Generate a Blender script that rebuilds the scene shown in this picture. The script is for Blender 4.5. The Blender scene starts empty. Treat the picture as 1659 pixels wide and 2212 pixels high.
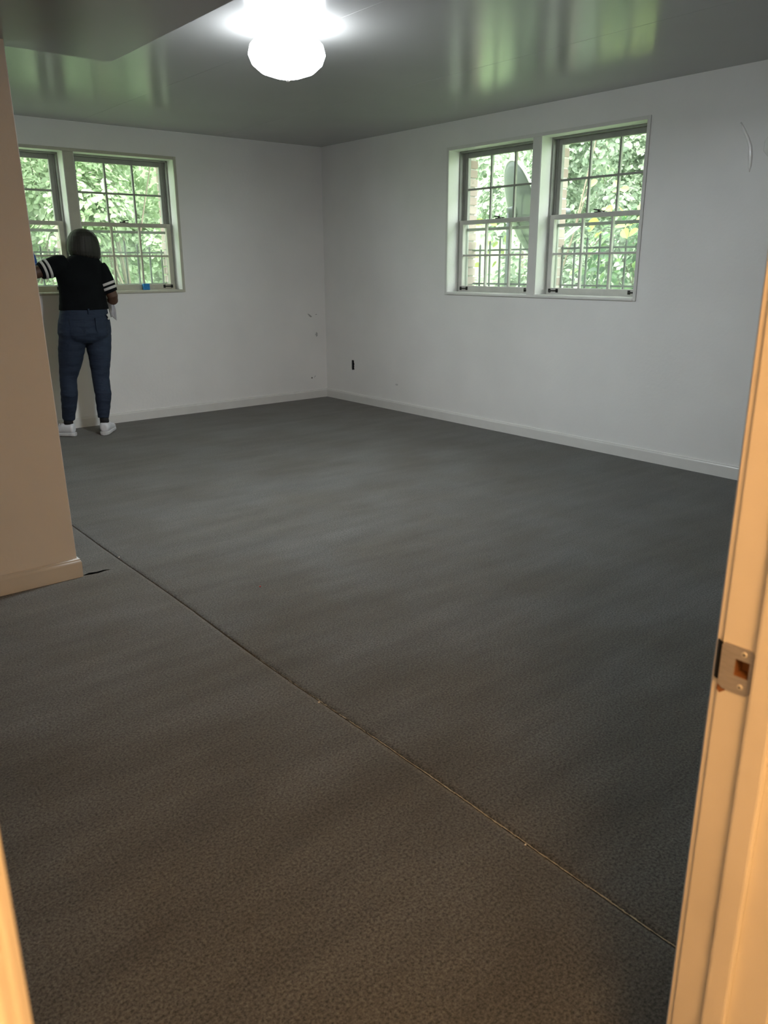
import bpy, bmesh, math, random
from mathutils import Vector, Matrix, noise
random.seed(7)
C = bpy.context.scene.collection
S = bpy.context.scene
R = math.radians

# ------------------------------------------------------------------ camera
PITCH, ROLL, YAW = 0.30105, -0.0047, 0.68567
CAM = Vector((-4.9072, -6.9442, 1.3337))
cd = bpy.data.cameras.new('camera'); cam = bpy.data.objects.new('camera', cd); C.objects.link(cam)
fw = Vector((math.sin(YAW)*math.cos(PITCH), math.cos(YAW)*math.cos(PITCH), -math.sin(PITCH)))
rt = Vector((math.cos(YAW), -math.sin(YAW), 0)); up = rt.cross(fw)
r2 = rt*math.cos(ROLL)+up*math.sin(ROLL); u2 = -rt*math.sin(ROLL)+up*math.cos(ROLL)
cam.matrix_world = Matrix(((r2.x, u2.x, -fw.x, CAM.x), (r2.y, u2.y, -fw.y, CAM.y), (r2.z, u2.z, -fw.z, CAM.z), (0, 0, 0, 1)))
cd.sensor_fit = 'HORIZONTAL'; cd.sensor_width = 36; cd.lens = 1716.76*36/1659
cd.clip_start = 0.02
cd.dof.use_dof = True; cd.dof.focus_distance = 6.0; cd.dof.aperture_fstop = 11
S.camera = cam

# ------------------------------------------------------------------ world, sun, exposure
w = bpy.data.worlds.new('sky'); S.world = w; w.use_nodes = True
bg = w.node_tree.nodes['Background']; bg.inputs['Color'].default_value = (0.93, 0.97, 1.0, 1); bg.inputs['Strength'].default_value = 10.2
sd = bpy.data.lights.new('sun', 'SUN'); sd.energy = 8; sd.angle = R(6); sd.color = (1, .97, .9)
sun = bpy.data.objects.new('sun', sd); C.objects.link(sun)
sun.rotation_euler = Vector((0.42, 0.36, -0.83)).to_track_quat('-Z', 'Y').to_euler()
S.view_settings.view_transform = 'Standard'; S.view_settings.look = 'None'; S.view_settings.gamma = 1
S.view_settings.use_curve_mapping = False
S.view_settings.exposure = 0.0
for nm, loc, rot, sx in (('portal', (-2.47, 0.21, 1.67), (R(-90), 0, 0), 1.85), ('portal.001', (0.21, -2.74, 1.67), (R(90), 0, R(90)), 1.9)):
    d = bpy.data.lights.new(nm, 'AREA'); d.shape = 'RECTANGLE'; d.size = sx; d.size_y = 1.15
    d.cycles.is_portal = True
    o = bpy.data.objects.new(nm, d); C.objects.link(o); o.location = loc; o.rotation_euler = rot
# warm bulb in the hall behind the camera
d = bpy.data.lights.new('hall_bulb', 'POINT'); d.energy = 80; d.color = (1, .52, .19); d.shadow_soft_size = .22
hall = bpy.data.objects.new('hall_bulb', d); C.objects.link(hall); hall.location = (-4.98, -7.5, 2.14)

# ------------------------------------------------------------------ materials
def nt(name):
    m = bpy.data.materials.new(name); m.use_nodes = True
    return m, m.node_tree, m.node_tree.nodes['Principled BSDF']
def N(t, kind, **kw):
    n = t.nodes.new(kind)
    for k, v in kw.items():
        if k in n.inputs.keys(): n.inputs[k].default_value = v
        else: setattr(n, k, v)
    return n
def mat(name, col, rough=.5, var=.06, scale=6, bump=0, bscale=60, metal=0, spec=.5, stretch=None, sheen=0, coat=0, crough=.03):
    m, t, b = nt(name)
    tc = N(t, 'ShaderNodeTexCoord'); mp = N(t, 'ShaderNodeMapping'); t.links.new(tc.outputs['Object'], mp.inputs[0])
    if stretch: mp.inputs['Scale'].default_value = stretch
    n = N(t, 'ShaderNodeTexNoise', Scale=scale, Detail=5.0); t.links.new(mp.outputs[0], n.inputs['Vector'])
    r = N(t, 'ShaderNodeValToRGB'); r.color_ramp.elements[0].position = .3; r.color_ramp.elements[1].position = .7
    r.color_ramp.elements[0].color = tuple(c*(1-var) for c in col)+(1,); r.color_ramp.elements[1].color = tuple(min(1, c*(1+var)) for c in col)+(1,)
    t.links.new(n.outputs['Fac'], r.inputs[0]); t.links.new(r.outputs[0], b.inputs['Base Color'])
    b.inputs['Roughness'].default_value = rough; b.inputs['Metallic'].default_value = metal
    b.inputs['Specular IOR Level'].default_value = spec
    if sheen: b.inputs['Sheen Weight'].default_value = sheen
    if coat: b.inputs['Coat Weight'].default_value = coat; b.inputs['Coat Roughness'].default_value = crough
    if bump:
        n2 = N(t, 'ShaderNodeTexNoise', Scale=bscale, Detail=4.0); t.links.new(mp.outputs[0], n2.inputs['Vector'])
        bp = N(t, 'ShaderNodeBump', Strength=bump, Distance=.004); t.links.new(n2.outputs['Fac'], bp.inputs['Height']); t.links.new(bp.outputs[0], b.inputs['Normal'])
    return m
M = {}
M['wall'] = mat('wall_paint', (.83, .83, .81), .42, .03, 2.2, .25, 45)
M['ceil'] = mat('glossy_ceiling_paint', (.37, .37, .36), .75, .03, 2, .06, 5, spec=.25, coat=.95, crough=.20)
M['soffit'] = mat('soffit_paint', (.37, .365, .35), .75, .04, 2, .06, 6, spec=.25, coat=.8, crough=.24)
M['trim'] = mat('white_trim_paint', (.72, .72, .69), .3, .03, 8, .15, 30)
M['jamb'] = mat('door_jamb_paint', (.74, .70, .64), .33, .05, 5, .25, 25)
M['sash'] = mat('sash_paint', (.56, .56, .52), .4, .06, 14, .3, 40)
M['sash_cream'] = mat('cream_sash_paint', (.50, .49, .40), .4, .06, 14, .3, 40)
M['sash_shaded'] = mat('shaded_sash_paint', (.30, .31, .28), .5, .08, 14, .3, 40)  # sash colour with the shade of the deep recess put in, for upper sash and frame
M['bronze'] = mat('dark_bronze', (.03, .028, .026), .4, .2, 30, metal=.6)
M['alu'] = mat('storm_frame_metal', (.36, .37, .35), .5, .1, 10, metal=.2)
M['iron'] = mat('iron_bars', (.05, .055, .055), .6, .3, 20, .3, 80)
M['steel'] = mat('brushed_steel', (.50, .47, .45), .45, .1, 60, .1, 200, metal=.5, stretch=(1, 1, 8))
M['screw'] = mat('screw_metal', (.62, .6, .56), .55, .1, 60, metal=.3)
M['rawwood'] = mat('raw_wood', (.24, .10, .035), .7, .35, 20, .4, 60, stretch=(1, 1, .15))
M['mortar'] = mat('mortar', (.62, .6, .55), .9, .1, 20, .6, 60)
M['dark'] = mat('dark_void', (.004, .004, .004), 1, .3, 20, spec=0)
M['box'] = mat('electrical_box', (.05, .055, .06), .6, .3, 20)
M['dish'] = mat('dish_back_paint', (.13, .15, .155), .5, .08, 6)
M['dishrim'] = mat('dish_rim_paint', (.85, .87, .88), .4, .04, 6)
M['bark'] = mat('bark', (.17, .14, .10), .9, .35, 12, .8, 30)
M['lawn'] = mat('lawn', (.20, .29, .14), .9, .35, 6, .6, 30)
M['jute'] = mat('carpet_backing', (.42, .36, .24), .95, .35, 60, .6, 200)
M['shirt'] = mat('black_jersey', (.0035, .0045, .0055), .95, .25, 12, .4, 40, sheen=.0, spec=.2)
M['white'] = mat('white_knit', (.66, .64, .62), .9, .06, 40, .3, 120)
M['skin'] = mat('brown_skin', (.105, .052, .032), .55, .12, 14, .2, 60)
M['hair'] = mat('dark_grey_brown_hair', (.030, .029, .024), .62, .3, 30, .5, 60, stretch=(1, 1, .08), spec=.35)
M['shoe'] = mat('white_leather', (.72, .73, .76), .45, .05, 20, .2, 60)
M['shoesole'] = mat('white_rubber', (.6, .6, .6), .6, .08, 20)
M['sock'] = mat('black_sock', (.012, .012, .014), .9, .2, 50)
M['glove'] = mat('blue_glove', (.03, .12, .42), .45, .12, 20, .3, 60)
M['cloth'] = mat('white_rag', (.55, .55, .57), .9, .1, 14, .5, 40)
M['sponge'] = mat('blue_sponge', (.03, .22, .55), .85, .15, 40, .7, 90)
M['brass'] = mat('hinge_metal', (.4, .36, .28), .4, .1, 30, metal=.8)

def denim():
    m, t, b = nt('blue_denim')
    tc = N(t, 'ShaderNodeTexCoord')
    n = N(t, 'ShaderNodeTexNoise', Scale=5.0, Detail=4.0); t.links.new(tc.outputs['Object'], n.inputs['Vector'])
    r = N(t, 'ShaderNodeValToRGB'); r.color_ramp.elements[0].position = .35; r.color_ramp.elements[1].position = .7
    r.color_ramp.elements[0].color = (.009, .017, .038, 1); r.color_ramp.elements[1].color = (.019, .033, .064, 1)
    t.links.new(n.outputs['Fac'], r.inputs[0]); t.links.new(r.outputs[0], b.inputs['Base Color'])
    n2 = N(t, 'ShaderNodeTexNoise', Scale=9.0, Detail=3.0); mp = N(t, 'ShaderNodeMapping'); mp.inputs['Scale'].default_value = (.6, .6, 2.6)
    t.links.new(tc.outputs['Object'], mp.inputs[0]); t.links.new(mp.outputs[0], n2.inputs['Vector'])
    bp = N(t, 'ShaderNodeBump', Strength=.6, Distance=.02); t.links.new(n2.outputs['Fac'], bp.inputs['Height']); t.links.new(bp.outputs[0], b.inputs['Normal'])
    b.inputs['Roughness'].default_value = .85
    return m
M['denim'] = denim()

def carpet():
    m, t, b = nt('charcoal_carpet')
    tc = N(t, 'ShaderNodeTexCoord'); L = t.links.new
    f = N(t, 'ShaderNodeTexNoise', Scale=150.0, Detail=6.0, Roughness=.8); L(tc.outputs['Object'], f.inputs['Vector'])
    mp = N(t, 'ShaderNodeMapping'); mp.inputs['Scale'].default_value = (1.0, 5.0, 1); mp.inputs['Rotation'].default_value = (0, 0, R(8)); L(tc.outputs['Object'], mp.inputs[0])
    s = N(t, 'ShaderNodeTexNoise', Scale=1.6, Detail=5.0, Roughness=.6); L(mp.outputs[0], s.inputs['Vector'])
    p = N(t, 'ShaderNodeTexNoise', Scale=2.3, Detail=3.0); L(tc.outputs['Object'], p.inputs['Vector'])
    fr = N(t, 'ShaderNodeValToRGB'); fr.color_ramp.elements[0].position = .38; fr.color_ramp.elements[1].position = .64
    fr.color_ramp.elements[0].color = (.026, .028, .026, 1); fr.color_ramp.elements[1].color = (.18, .185, .172, 1); L(f.outputs['Fac'], fr.inputs[0])
    sr = N(t, 'ShaderNodeMapRange'); sr.inputs['From Min'].default_value = .3; sr.inputs['From Max'].default_value = .7; sr.inputs['To Min'].default_value = .80; sr.inputs['To Max'].default_value = 1.2
    L(s.outputs['Fac'], sr.inputs['Value'])
    mx = N(t, 'ShaderNodeMix', data_type='RGBA', blend_type='MULTIPLY'); mx.inputs['Factor'].default_value = 1
    L(fr.outputs[0], mx.inputs[6]); L(sr.outputs[0], mx.inputs[7])
    pr = N(t, 'ShaderNodeValToRGB'); pr.color_ramp.elements[0].position = .35; pr.color_ramp.elements[1].position = .65
    pr.color_ramp.elements[0].color = (.84, .80, .74, 1); pr.color_ramp.elements[1].color = (1.0, 1.0, 1.0, 1); L(p.outputs['Fac'], pr.inputs[0])
    mx2 = N(t, 'ShaderNodeMix', data_type='RGBA', blend_type='MULTIPLY'); mx2.inputs['Factor'].default_value = 1
    L(mx.outputs[2], mx2.inputs[6]); L(pr.outputs[0], mx2.inputs[7]); L(mx2.outputs[2], b.inputs['Base Color'])
    b.inputs['Roughness'].default_value = .92; b.inputs['Specular IOR Level'].default_value = .25
    b.inputs['Sheen Weight'].default_value = .25; b.inputs['Sheen Roughness'].default_value = .4
    bp = N(t, 'ShaderNodeBump', Strength=.5, Distance=.004); L(f.outputs['Fac'], bp.inputs['Height']); L(bp.outputs[0], b.inputs['Normal'])
    return m
M['carpet'] = carpet()

def glass(name, dirt):
    m = bpy.data.materials.new(name); m.use_nodes = True; t = m.node_tree; t.nodes.clear(); L = t.links.new
    o = N(t, 'ShaderNodeOutputMaterial'); tr = N(t, 'ShaderNodeBsdfTransparent'); tr.inputs[0].default_value = (.95, .98, .95, 1)
    gl = N(t, 'ShaderNodeBsdfGlossy', Roughness=.02); fr = N(t, 'ShaderNodeFresnel', IOR=1.45); ge = N(t, 'ShaderNodeNewGeometry'); mi = N(t, 'ShaderNodeMapRange'); mi.inputs['To Min'].default_value = 1.45; mi.inputs['To Max'].default_value = 1/1.45; L(ge.outputs['Backfacing'], mi.inputs['Value']); L(mi.outputs[0], fr.inputs['IOR'])
    df = N(t, 'ShaderNodeBsdfTranslucent'); df.inputs[0].default_value = (.8, .86, .82, 1)
    a = N(t, 'ShaderNodeMixShader'); L(fr.outputs[0], a.inputs[0]); L(tr.outputs[0], a.inputs[1]); L(gl.outputs[0], a.inputs[2])
    tc = N(t, 'ShaderNodeTexCoord'); n = N(t, 'ShaderNodeTexNoise', Scale=7.0, Detail=5.0); L(tc.outputs['Object'], n.inputs['Vector'])
    mr = N(t, 'ShaderNodeMapRange'); mr.inputs['From Min'].default_value = .35; mr.inputs['From Max'].default_value = .7
    mr.inputs['To Min'].default_value = dirt*.5; mr.inputs['To Max'].default_value = dirt*1.5; L(n.outputs['Fac'], mr.inputs['Value'])
    x = N(t, 'ShaderNodeMixShader'); L(mr.outputs[0], x.inputs[0]); L(a.outputs[0], x.inputs[1]); L(df.outputs[0], x.inputs[2]); L(x.outputs[0], o.inputs[0])
    return m
M['glass'] = glass('dusty_window_glass', .045)
M['glassA'] = glass('hazy_window_glass', .08)
M['screen'] = glass('insect_screen_mesh', .07)

def leafmat(name, stops, trans=.45):
    m = bpy.data.materials.new(name); m.use_nodes = True; t = m.node_tree; t.nodes.clear(); L = t.links.new
    o = N(t, 'ShaderNodeOutputMaterial'); g = N(t, 'ShaderNodeNewGeometry'); r = N(t, 'ShaderNodeValToRGB')
    r.color_ramp.elements[0].color = stops[0]+(1,); r.color_ramp.elements[1].color = stops[-1]+(1,)
    for i, s in enumerate(stops[1:-1]): e = r.color_ramp.elements.new((i+1)/(len(stops)-1)); e.color = s+(1,)
    L(g.outputs['Random Per Island'], r.inputs[0])
    pb = N(t, 'ShaderNodeBsdfPrincipled', Roughness=.38); tl = N(t, 'ShaderNodeBsdfTranslucent')
    L(r.outputs[0], pb.inputs['Base Color']); L(r.outputs[0], tl.inputs[0])
    mx = N(t, 'ShaderNodeMixShader'); mx.inputs[0].default_value = trans; L(pb.outputs[0], mx.inputs[1]); L(tl.outputs[0], mx.inputs[2]); L(mx.outputs[0], o.inputs[0])
    return m
M['leaf'] = leafmat('green_leaves', [(.17, .23, .16), (.30, .39, .27), (.41, .50, .37), (.55, .62, .50)])
M['leaf_pale'] = leafmat('pale_green_leaves', [(.26, .37, .20), (.35, .47, .27), (.44, .55, .35), (.53, .61, .44)])
M['leaf_dark'] = leafmat('deep_green_leaves', [(.04, .10, .05), (.08, .18, .08), (.14, .27, .11), (.24, .38, .12)])
M['leaf_yellow'] = leafmat('yellow_green_leaves', [(.36, .50, .12), (.46, .56, .14), (.52, .54, .12)])

def brickmat():
    m, t, b = nt('pink_brick'); oi = N(t, 'ShaderNodeObjectInfo'); r = N(t, 'ShaderNodeValToRGB')
    r.color_ramp.elements[0].color = (.42, .31, .28, 1); r.color_ramp.elements[1].color = (.62, .51, .48, 1)
    t.links.new(oi.outputs['Random'], r.inputs[0]); t.links.new(r.outputs[0], b.inputs['Base Color']); b.inputs['Roughness'].default_value = .9
    n = N(t, 'ShaderNodeTexNoise', Scale=60.0); bp = N(t, 'ShaderNodeBump', Strength=.5, Distance=.005); t.links.new(n.outputs['Fac'], bp.inputs['Height']); t.links.new(bp.outputs[0], b.inputs['Normal'])
    return m
M['brick'] = brickmat()
def emit(name, col, s):
    m = bpy.data.materials.new(name); m.use_nodes = True; t = m.node_tree; t.nodes.clear()
    o = N(t, 'ShaderNodeOutputMaterial'); e = N(t, 'ShaderNodeEmission'); e.inputs[0].default_value = col+(1,); e.inputs[1].default_value = s
    t.links.new(e.outputs[0], o.inputs[0]); return m
M['lamp'] = emit('glare_globe_glow', (.90, .95, 1.0), 30)

# ------------------------------------------------------------------ mesh helpers
def link(name, me, m, parent=None, smooth=False):
    o = bpy.data.objects.new(name, me); C.objects.link(o)
    if m is not None: me.materials.append(m)
    if parent is not None: o.parent = parent
    if smooth:
        for p in me.polygons: p.use_smooth = True
    return o
def tag(o, label=None, cat=None, group=None, kind=None):
    if label: o['label'] = label
    if cat: o['category'] = cat
    if group: o['group'] = group
    if kind: o['kind'] = kind
    return o
def struct(o, label, cat): return tag(o, label, cat, kind='structure')
def empty(name, loc=(0, 0, 0)):
    o = bpy.data.objects.new(name, None); C.objects.link(o); o.empty_display_size = .05; o['__loc'] = 0; del o['__loc']
    o.location = loc; bases[o.name] = Vector(loc); return o
bases = {}
def rebase(o, parent):   # child meshes are written in world coordinates: shift them under an empty that has a location
    if parent is not None and parent.name in bases: o.location = -bases[parent.name]
    return o
class MB:
    def __init__(s): s.bm = bmesh.new()
    def box(s, a, b, bev=0, f=None):
        a, b = Vector(a), Vector(b); t = bmesh.new(); bmesh.ops.create_cube(t, size=1)
        c = (a+b)/2; d = Vector([max(abs(x), 1e-5) for x in (b-a)])
        for v in t.verts: v.co = Vector((v.co.x*d.x, v.co.y*d.y, v.co.z*d.z))+c
        if bev: bmesh.ops.bevel(t, geom=t.edges[:]+t.verts[:], offset=min(bev, min(d)*.45), segments=2, affect='EDGES', profile=.6)
        if f:
            for v in t.verts: v.co = f(v.co)
        s.add(t); return s
    def add(s, t):
        me = bpy.data.meshes.new('tmp'); t.to_mesh(me); t.free(); s.bm.from_mesh(me); bpy.data.meshes.remove(me)
    def tube(s, pts, rad, n=10, cap=True, f=None):
        pts = [Vector(p) for p in pts]; rads = rad if isinstance(rad, (list, tuple)) else [rad]*len(pts); rings = []; t = bmesh.new()
        prev = None
        for i, p in enumerate(pts):
            d = (pts[min(i+1, len(pts)-1)]-pts[max(i-1, 0)]).normalized()
            u = d.orthogonal().normalized() if prev is None else (prev-d*prev.dot(d)).normalized()
            prev = u; v = d.cross(u)
            rings.append([t.verts.new(p+rads[i]*(u*math.cos(2*math.pi*k/n)+v*math.sin(2*math.pi*k/n))) for k in range(n)])
        for a, b in zip(rings, rings[1:]):
            for k in range(n): t.faces.new((a[k], a[(k+1) % n], b[(k+1) % n], b[k]))
        if cap: t.faces.new(rings[0][::-1]); t.faces.new(rings[-1])
        if f:
            for v in t.verts: v.co = f(v.co)
        s.add(t); return s
    def loft(s, secs, n=24, sq=2.0):      # secs: (centre, half axis vector U, half axis vector V)
        t = bmesh.new(); rings = []
        for c, U, V in secs:
            c, U, V = Vector(c), Vector(U), Vector(V); ring = []
            for k in range(n):
                a = 2*math.pi*k/n; ca, sa = math.cos(a), math.sin(a)
                ring.append(t.verts.new(c+U*math.copysign(abs(ca)**(2/sq), ca)+V*math.copysign(abs(sa)**(2/sq), sa)))
            rings.append(ring)
        for a, b in zip(rings, rings[1:]):
            for k in range(n): t.faces.new((a[k], a[(k+1) % n], b[(k+1) % n], b[k]))
        t.faces.new(rings[0][::-1]); t.faces.new(rings[-1])
        s.add(t); return s
    def sphere(s, c, r, seg=20, rot=None):
        t = bmesh.new(); bmesh.ops.create_uvsphere(t, u_segments=seg, v_segments=seg//2, radius=1)
        r = Vector(r) if not isinstance(r, (int, float)) else Vector((r, r, r))
        for v in t.verts:
            q = Vector((v.co.x*r.x, v.co.y*r.y, v.co.z*r.z))
            if rot: q = rot @ q
            v.co = q+Vector(c)
        s.add(t); return s
    def lathe(s, c, prof, n=32):
        t = bmesh.new(); rings = []
        for r, z in prof: rings.append([t.verts.new(Vector(c)+Vector((max(r, 1e-4)*math.cos(2*math.pi*k/n), max(r, 1e-4)*math.sin(2*math.pi*k/n), z))) for k in range(n)])
        for a, b in zip(rings, rings[1:]):
            for k in range(n): t.faces.new((a[k], a[(k+1) % n], b[(k+1) % n], b[k]))
        t.faces.new(rings[0][::-1]); t.faces.new(rings[-1]); s.add(t); return s
    def poly(s, pts, thick=None):
        t = bmesh.new(); f = t.faces.new([t.verts.new(Vector(p)) for p in pts])
        if thick is not None:
            r = bmesh.ops.extrude_face_region(t, geom=[f]); 
            for g in r['geom']:
                if isinstance(g, bmesh.types.BMVert): g.co += Vector(thick)
        s.add(t); return s
    def sweep(s, prof, path):              # prof: (offset to the left of travel, height); path in plan, mitred
        t = bmesh.new(); P = [Vector((x, y)) for x, y in path]; rings = []
        for i, p in enumerate(P):
            d0 = (P[i]-P[i-1]).normalized() if i else (P[1]-P[0]).normalized()
            d1 = (P[i+1]-P[i]).normalized() if i < len(P)-1 else d0
            n0 = Vector((-d0.y, d0.x)); n1 = Vector((-d1.y, d1.x)); b = (n0+n1); b = b/(b.dot(n0))
            rings.append([t.verts.new((p.x+b.x*o, p.y+b.y*o, h)) for o, h in prof])
        k = len(prof)
        for a, b in zip(rings, rings[1:]):
            for j in range(k): t.faces.new((a[j], a[(j+1) % k], b[(j+1) % k], b[j]))
        t.faces.new(rings[0][::-1]); t.faces.new(rings[-1]); s.add(t); return s
    def done(s, name, m, parent=None, smooth=False, voxel=None, sm=0, doubles=True):
        bmesh.ops.recalc_face_normals(s.bm, faces=s.bm.faces[:])
        me = bpy.data.meshes.new(name); s.bm.to_mesh(me); s.bm.free()
        o = link(name, me, m, parent, smooth)
        if voxel:
            rm = o.modifiers.new('r', 'REMESH'); rm.mode = 'VOXEL'; rm.voxel_size = voxel
            if sm: q = o.modifiers.new('s', 'SMOOTH'); q.factor = .5; q.iterations = sm
            dg = bpy.context.evaluated_depsgraph_get(); dg.update(); ev = o.evaluated_get(dg)
            nm = bpy.data.meshes.new_from_object(ev); o.modifiers.clear(); o.data = nm
            if m is not None and not nm.materials: nm.materials.append(m)
            for p in nm.polygons: p.use_smooth = True
        return rebase(o, parent)

# ------------------------------------------------------------------ the room's shell
ZC = 2.44
A_OPEN = [(-3.373, -2.519), (-2.429, -1.575)]      # window_1, window_2 (x ranges) in the back wall y = 0
B_OPEN = [(-2.70, -1.815), (-3.66, -2.785)]        # window_3, window_4 (y ranges) in the right wall x = 0
ZA, ZB = (1.127, 2.215), (1.108, 2.225)
def wall_grid(f, us, zs, d0, d1, solid):           # boxes of a wall with openings; f maps (u, d, z) to the world
    mb = MB()
    for i in range(len(us)-1):
        for j in range(len(zs)-1):
            if solid((us[i]+us[i+1])/2, (zs[j]+zs[j+1])/2): mb.box((us[i], d0, zs[j]), (us[i+1], d1, zs[j+1]), f=f)
    bmesh.ops.remove_doubles(mb.bm, verts=mb.bm.verts[:], dist=1e-5)
    # drop inner double faces
    seen = {}
    for fc in mb.bm.faces: seen.setdefault(tuple(sorted(v.index for v in fc.verts)), []).append(fc)
    mb.bm.verts.index_update()
    seen = {}
    for fc in mb.bm.faces: seen.setdefault(tuple(sorted(v.index for v in fc.verts)), []).append(fc)
    dead = [x for l in seen.values() if len(l) > 1 for x in l]
    bmesh.ops.delete(mb.bm, geom=dead, context='FACES')
    return mb
fA = lambda v: Vector((v.x, v.y, v.z))
fB = lambda v: Vector((v.y, v.x, v.z))
usA = sorted({-5.9, 0, *[q for r in A_OPEN for q in r]})
wa = wall_grid(fA, usA, [0, ZA[0], ZA[1], 2.6], 0, .19, lambda u, z: not (ZA[0] < z < ZA[1] and any(a < u < b for a, b in A_OPEN))).done('wall_back', M['wall'])
struct(wa, 'white painted far wall with the pair of windows behind the person', 'wall')
OB = (-.487, -.436, .318, .424)                    # hole of the missing outlet
usB = sorted({-6.536, .19, OB[0], OB[1], *[q for r in B_OPEN for q in r]})
wb = wall_grid(fB, usB, [0, OB[2], OB[3], ZB[0], ZB[1], 2.6], 0, .19,
    lambda u, z: not (ZB[0] < z < ZB[1] and any(a < u < b for a, b in B_OPEN)) and not (OB[0] < u < OB[1] and OB[2] < z < OB[3])).done('wall_right', M['wall'])
struct(wb, 'white painted right-hand wall with two deep-set windows', 'wall')
# brick veneer outside, cut for the openings
va = wall_grid(fA, [-6.2]+usA[1:-1]+[.34], [-.4, ZA[0]-.02, ZA[1], 2.75], .19, .31, lambda u, z: not (ZA[0]-.02 < z < ZA[1] and any(a < u < b for a, b in A_OPEN)))
va.done('brick_backing', M['mortar'], wa)
usV = sorted({-6.9, .34, *[q for r in B_OPEN for q in r]})
vb = wall_grid(fB, usV, [-.4, ZB[0]-.02, ZB[1], 2.75], .19, .31, lambda u, z: not (ZB[0]-.02 < z < ZB[1] and any(a < u < b for a, b in B_OPEN)))
vb.done('brick_backing', M['mortar'], wb)
bk = MB().box((-.055, -.0075, -.030), (.055, .0075, .030), .004); bme = None
for (f, par, opens, zz) in ((fA, wa, A_OPEN, ZA), (fB, wb, B_OPEN, ZB)):
    for a, b in opens:
        for u, s in ((a, 1), (b, -1)):
            k = 0; z = zz[0]+.025; pull = -.016 if (a, s) == (-3.66, 1) or (b, s) == (-2.785, -1) else 0
            while z < zz[1]-.02:
                if bme is None:
                    o = bk.done('brick', M['brick'], par); bme = o.data
                else:
                    o = bpy.data.objects.new('brick', bme); C.objects.link(o); o.parent = par
                c = f(Vector((u+s*(.0115+pull+random.uniform(-.002, .002)), .262, z)))
                o.location = c; o.rotation_euler = (0, 0, R(90) if f is fA else 0)
                z += .0716; k += 1
# floor
fl = struct(MB().box((-6.6, -8.5, -.12), (.05, .05, -.012)).done('floor', M['rawwood']), 'dark charcoal carpeted floor of the empty room', 'floor')
def seam(y): return -3.632+.006*math.sin(y*1.7+.5)+.0035*math.sin(y*4.3)+.0015*noise.noise(Vector((y*9, 0, 0)))
def carpet_piece(side):
    bm = bmesh.new(); ys = [-8.5+i*.05 for i in range(171)]
    rows = []
    for y in ys:
        g = .0016+.0014*max(0, noise.noise(Vector((y*3, 5, 0)))); sx = seam(y)+side*g
        far = 0.0 if side > 0 else -6.6
        xs = [sx, sx+side*.004, sx+side*.02, sx+side*.3, (sx+far)/2, far]
        zs = [-.006, -.0012, 0.0, 0.0, 0.0, 0.0]
        rows.append([bm.verts.new((xs[0], y, -.012))]+[bm.verts.new((x, y, z)) for x, z in zip(xs, zs)])
    for a, b in zip(rows, rows[1:]):
        for k in range(len(a)-1): bm.faces.new((a[k], a[k+1], b[k+1], b[k]))
    m = MB(); m.bm.free(); m.bm = bm
    return m.done('carpet_piece', M['carpet'], fl, smooth=True)
for s in (1, -1): carpet_piece(s)
# frayed pale backing along the seam
mb = MB(); t = bmesh.new(); random.seed(3)
y = -6.5
while y < -3.0:
    near = min(1, max(0, (-4.55-y)/1.2)); ln = random.uniform(.008, .03)
    if random.random() < .12+.88*near:
        w0 = random.uniform(.0004, .0009)*(.5+near*2.0); x = seam(y)-.0036+random.uniform(-.0015, .001)
        vs = [t.verts.new(p) for p in ((x-w0, y, .0012), (x+w0, y+.002, .0008), (x+w0*.7, y+ln, .0010), (x-w0*.6, y+ln*.9, .0016))]; t.faces.new(vs)
    y += .0065
mb.add(t); tag(mb.done('seam_fibres', M['jute'], fl), 'pale frayed backing fibres along the carpet seam', kind='stuff')
# dark slit where the carpet has come away at the corner of the stub wall
pts = [(-3.842, -3.492, .001), (-3.81, -3.478, .001), (-3.775, -3.488, .001), (-3.745, -3.484, .001), (-3.717, -3.497, .001), (-3.745, -3.497, .001), (-3.775, -3.506, .001), (-3.81, -3.502, .001)]
tag(MB().poly(pts, (0, 0, .0006)).done('carpet_slit', M['dark'], fl), 'dark slit in the carpet at the corner of the near wall')
# ceiling and its boards
cl = struct(MB().box((-6.2, -8.5, ZC+.014), (.75, .75, ZC+.16)).done('ceiling', M['wall']), 'glossy off-white ceiling of painted boards', 'ceiling')
def board(x0, x1, y0, y1, dz0, dz1, sag):
    bm = bmesh.new(); nx, ny = 10, 30; g = []
    for j in range(ny+1):
        row = []
        for i in range(nx+1):
            a, b = i/nx, j/ny; x = x0+(x1-x0)*a; y = y0+(y1-y0)*b
            z = ZC+dz0*(1-a)+dz1*a-sag*math.sin(math.pi*a)*(.6+.4*math.sin(y*1.3+x))+.0008*noise.noise(Vector((x*1.1, y*.9, 0)))
            row.append(bm.verts.new((x, y, z)))
        g.append(row)
    for j in range(ny):
        for i in range(nx): bm.faces.new((g[j][i], g[j][i+1], g[j+1][i+1], g[j+1][i]))
    for e in bm.edges:
        if e.is_boundary: e.smooth = False
    r = bmesh.ops.extrude_face_region(bm, geom=bm.faces[:])
    for v in r['geom']:
        if isinstance(v, bmesh.types.BMVert): v.co.z = ZC+.0139
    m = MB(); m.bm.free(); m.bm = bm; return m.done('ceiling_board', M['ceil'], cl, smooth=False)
bx = [0, -1.15, -2.37, -3.59, -4.81, -5.9]
tl = [(.0004, .0), (.0, .001), (0, .0006), (0, .0005), (0, 0)]
for i in range(5):
    o = board(bx[i+1], bx[i], -6.536, 0, tl[i][0], tl[i][1], .0009)
    for p in o.data.polygons: p.use_smooth = abs(p.normal.z) > .9
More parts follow.
